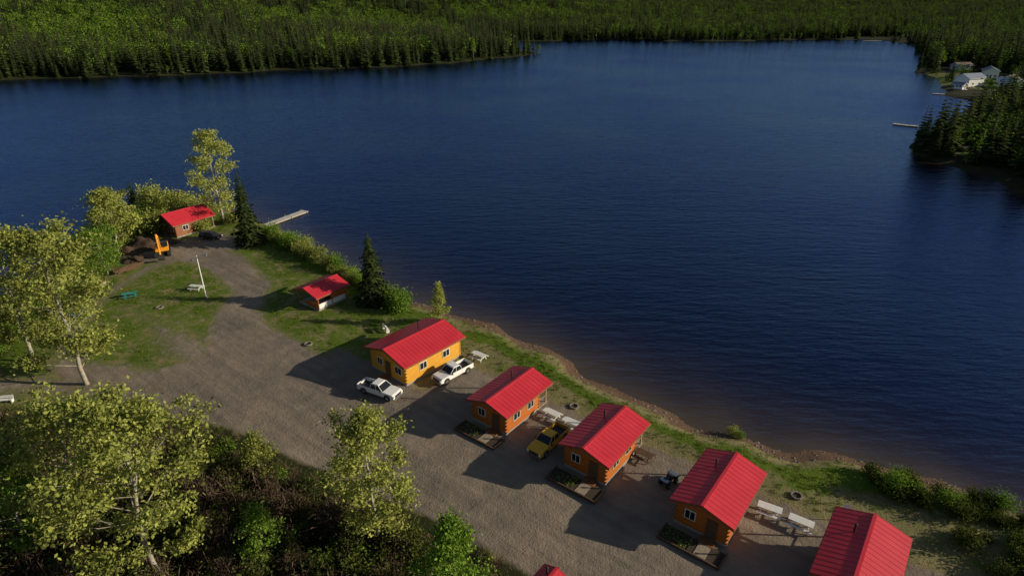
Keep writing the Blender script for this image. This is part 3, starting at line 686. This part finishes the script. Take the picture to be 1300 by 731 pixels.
def suv(name, x, y, ang, paint):
    E = empty(name, (x, y, hz(x, y)), math.radians(ang)); mb = MB()
    mb.prism([(-2.2, .4), (-2.28, .9), (-2.15, 1.02), (1.1, 1.02), (2.1, .9), (2.28, .7), (2.25, .35)], -.9, .9); mb.ob('body', [paint], E, bevel=.06)
    mb = MB(); mb.frus((-2.12, 1.1, -.85, .85), 1.01, (-1.85, .35, -.68, .68), 1.52); mb.ob('glazing', ['glass'], E)
    mb = MB(); mb.frus((-1.9, .4, -.71, .71), 1.51, (-1.8, .28, -.62, .62), 1.6)
    for s in (-1, 1):
        for xb, xt in ((-2.1, -1.85), (-.9, -.85), (.1, 0), (1.08, .36)): mb.beam((xb, s*.86, 1.0), (xt, s*.7, 1.54), .06, .06)
    mb.ob('cab_roof', [paint], E, bevel=.03)
    mb = MB(); wheels(mb, (1.4, -1.4), .92, .35, .22); mb.ob('wheels', ['rubber', 'chrome'], E)
    mb = MB()
    for s in (-1, 1): mb.box((2.24, s*.65, .72), (.08, .34, .14), mi=0); mb.box((-2.27, s*.7, .82), (.05, .25, .2), mi=1)
    mb.ob('lamps', ['lens', 'redlight'], E)
suv('parked_car', -62.8, 119.7, -12, 'cardark')
# excavator
E = empty('excavator', (-68.3, 111.0, hz(-68.3, 111.0)), math.radians(-62)); mb = MB()
for s in (-1, 1):
    mb.prism([(-1.9, .35), (-1.6, .02), (1.6, .02), (1.9, .35), (1.9, .6), (1.6, .85), (-1.6, .85), (-1.9, .6)], s*1.1-.28, s*1.1+.28)
mb.box((0, 0, .6), (1.6, 1.6, .5)); mb.ob('tracks', ['rubber'], E)
mb = MB(); mb.box((-.5, 0, 1.45), (2.9, 2.3, 1.0), mi=0); mb.box((-2.1, 0, 1.5), (.3, 2.4, 1.2), mi=1); mb.box((-.9, -.3, 1.98), (1.4, 1.2, .1), mi=1); mb.ob('house', ['orange', 'dark'], E, bevel=.08)
mb = MB(); mb.frus((.1, 1.3, .25, 1.15), 1.96, (.2, 1.15, .3, 1.1), 2.75, mi=1); mb.box((.68, .7, 2.82), (1.1, .95, .1), mi=0); mb.ob('operator_cab', ['dark', 'glass'], E)
mb = MB(); mb.beam((.9, -.2, 1.7), (1.8, -.2, 4.4), .35, .5); mb.beam((1.8, -.2, 4.3), (3.6, -.2, 5.0), .35, .45); mb.beam((3.4, -.2, 5.3), (4.6, -.2, 1.6), .28, .35); mb.ob('boom_and_stick', ['orange'], E, bevel=.05)
mb = MB(); mb.prism([(4.3, 1.6), (4.9, 1.5), (5.0, .8), (4.4, .4), (3.9, .7), (4.4, .9)], -.75, .35); mb.cyl((1.4, -.2, 1.8), (2.0, -.2, 4.1), .09, n=8); mb.ob('bucket', ['dark'], E)
# dug earth piles
def mound(x, y, r, h, seed, mat='dirt', name='earth_mound'):
    R = np.random.default_rng(seed); k = 22; g = np.linspace(-1, 1, k); a, b2 = np.meshgrid(g, g); a = a.ravel(); b2 = b2.ravel()
    z = h*np.exp(-2.6*(a*a+b2*b2*1.3))*(1+.35*np.sin(a*7+seed)*np.sin(b2*6))+R.normal(size=a.size)*.06*h-h*.09
    i = (np.arange(k-1)[:, None]*k+np.arange(k-1)[None, :]).ravel()
    me = qmesh(name, np.stack([a*r, b2*r, z], 1), np.stack([i, i+1, i+k+1, i+k], 1), None, [mat]); place(name, me, x, y, R.uniform(0, 6))
mound(-74.5, 116, 4.6, 1.9, 1); mound(-76, 111.5, 3.6, 1.5, 2); mound(-72.5, 108, 2.8, 1.0, 3); mound(-71, 117.5, 3.0, 1.2, 4)
# log pile
mb = MB()
for i in range(16):
    a_ = U(-.3, .3); x = U(-1, 1); z = .15+.22*(i//5); mb.cyl((x-2.0*math.cos(a_), U(-.8, .8), z), (x+2.0*math.cos(a_), U(-.8, .8), z+U(0, .3)), U(.06, .12), n=7)
o = mb.ob('log_pile', ['wooddark']); o.location = (-70.5, 103.5, hz(-70.5, 103.5)); o.rotation_euler = (0, 0, 1.0)
# ATV
E = empty('quad_bike', (16.1, 48.4, hz(16.1, 48.4)), math.radians(40)); mb = MB()
mb.prism([(-.9, .55), (-.85, .78), (-.2, .72), (.2, .9), (.55, .86), (.95, .65), (.8, .45), (-.7, .45)], -.3, .3); mb.ob('body', ['cardark'], E, bevel=.05)
mb = MB(); mb.box((-.25, 0, .84), (.8, .32, .14), mi=0)
for x in (-.75, .78):
    mb.box((x, 0, .87), (.5, .9, .03), mi=1)
    for s in (-1, 1): mb.box((x, s*.47, .74), (.6, .26, .05), mi=0)
mb.cyl((.35, 0, .8), (.22, 0, 1.12), .03, n=6, mi=1); mb.cyl((.22, -.38, 1.12), (.22, .38, 1.12), .025, n=6, mi=1); mb.ob('seat_racks_handlebar', ['dark', 'chrome'], E)
mb = MB(); wheels(mb, (.65, -.65), .58, .3, .26); mb.ob('wheels', ['rubber', 'chrome'], E)

# ------------------------------------------------------------------ site furniture
def picnic(name, x, y, ang, mat='white', L=2.2):
    mb = MB()
    for i in range(5): mb.box((0, -.32+i*.16, .76), (L, .145, .045))
    for s in (-1, 1):
        for j in (0, 1): mb.box((0, s*(.68+.14*j), .45), (L, .13, .045))
        xx = s*(L/2-.35); mb.box((xx, 0, .7), (.08, .74, .07)); mb.box((xx, 0, .39), (.08, 1.6, .07))
        for t in (-1, 1): mb.beam((xx+.06, t*.25, .7), (xx+.06, t*.6, 0), .06, .09)
    o = mb.ob(name, [mat]); o.location = (x, y, hz(x, y)+.02); o.rotation_euler = (0, 0, math.radians(ang))
for (x, y, a_, mt) in ((4.7, 59.3, -38, 'white'), (6.9, 57.6, -36, 'white'), (24.9, 44.3, -30, 'white'), (27.2, 42.6, -34, 'white'), (-4.6, 72.6, -38, 'white'), (-54.2, 94.8, -10, 'white'), (-67.5, 84.5, 20, 'teal'), (-66.2, 64, 15, 'teal'), (-64, 92, 30, 'teal'), (14.2, 52.2, -38, 'wooddark')):
    picnic('picnic_table', x, y, a_, mt)
def bench(name, x, y, ang, mat='white'):
    mb = MB(); mb.box((0, 0, .45), (1.8, .42, .05)); mb.box((0, .24, .75), (1.8, .05, .35))
    for s in (-1, 1): mb.box((s*.75, .02, .21), (.07, .44, .42)); mb.box((s*.75, .3, .48), (.06, .06, .9))
    o = mb.ob(name, [mat]); o.location = (x, y, hz(x, y)+.02); o.rotation_euler = (0, 0, math.radians(ang))
bench('park_bench', -64.3, 61.8, 30); bench('park_bench', -62.6, 62.3, 10); bench('park_bench', -18.9, 80.5, 120); bench('park_bench', -70.5, 95.5, 80, 'wood')
E = empty('street_lamp', (-51.2, 91.8, hz(-51.2, 91.8))); mb = MB(); mb.cyl((0, 0, 0), (0, 0, 7.6), .11, .07, n=10); mb.cyl((-.05, 0, 7.4), (1.3, 0, 7.7), .045, n=8); mb.cyl((0, 0, 6.6), (-.9, .2, 6.75), .035, n=8); mb.ob('pole_and_arms', ['white'], E)
mb = MB(); mb.frus((1.0, 1.75, -.16, .16), 7.62, (1.1, 1.7, -.1, .1), 7.8); mb.frus((-1.3, -.85, .06, .34), 6.68, (-1.25, -.9, .12, .28), 6.85); mb.ob('lamp_heads', ['chrome'], E, bevel=.02)
mb = MB(); mb.box((0, 0, .12), (.5, .5, .24)); mb.ob('footing', ['concrete'], E, bevel=.03)
def ring(x, y):
    mb = MB()
    for i in range(11):
        a_ = i*2*math.pi/11; mb.box((math.cos(a_)*.5, math.sin(a_)*.5, .1), (.25, .18, U(.16, .22)), rz=a_+math.pi/2)
    mb.cyl((0, 0, .0), (0, 0, .06), .42, n=14, mi=1); o = mb.ob('fire_ring', ['rock', 'mulch'], bevel=.04); o.location = (x, y, hz(x, y)+.02)
for p in ((-29.5, 76.5), (7.6, 61.5), (28.5, 46.5), (-57, 88)): ring(*p)
for (x, y) in ((31.8, 43.4),):
    mb = MB(); mb.cyl((0, 0, 0), (0, 0, 1.5), .04, n=8); mb.cyl((0, 0, 1.5), (-.12, -.12, 1.62), .1, .42, n=16); o = mb.ob('satellite_dish', ['white']); o.location = (x, y, hz(x, y))

# ------------------------------------------------------------------ light, sky, camera
EL = math.radians(18); az = Vector((1, -.05, 0)).normalized()
sdir = Vector((az.x*math.cos(EL), az.y*math.cos(EL), math.sin(EL)))
ld = bpy.data.lights.new('sun', 'SUN'); ld.energy = 5; ld.angle = math.radians(.5); ld.color = (1, .88, .66)
lo = link(bpy.data.objects.new('sun', ld)); lo.rotation_euler = sdir.to_track_quat('Z', 'Y').to_euler(); lo.location = (60, 0, 80)
w = bpy.data.worlds.new('World'); scene.world = w; w.use_nodes = True; nt = w.node_tree
sk = nt.nodes.new('ShaderNodeTexSky'); sk.sky_type = 'NISHITA'; sk.sun_disc = False; sk.sun_elevation = EL; sk.sun_rotation = math.atan2(az.x, az.y)
bg = nt.nodes['Background']; nt.links.new(sk.outputs[0], bg.inputs[0]); bg.inputs[1].default_value = .06
cam = bpy.data.cameras.new('camera'); co = link(bpy.data.objects.new('camera', cam)); co.location = (0, 0, 45); co.rotation_euler = (math.radians(90-25.2), 0, 0)
cam.sensor_width = 36; cam.lens = 775/1300*36; cam.clip_start = .5; cam.clip_end = 20000; scene.camera = co
scene.view_settings.view_transform = 'Standard'; scene.view_settings.look = 'None'; scene.view_settings.exposure = 0
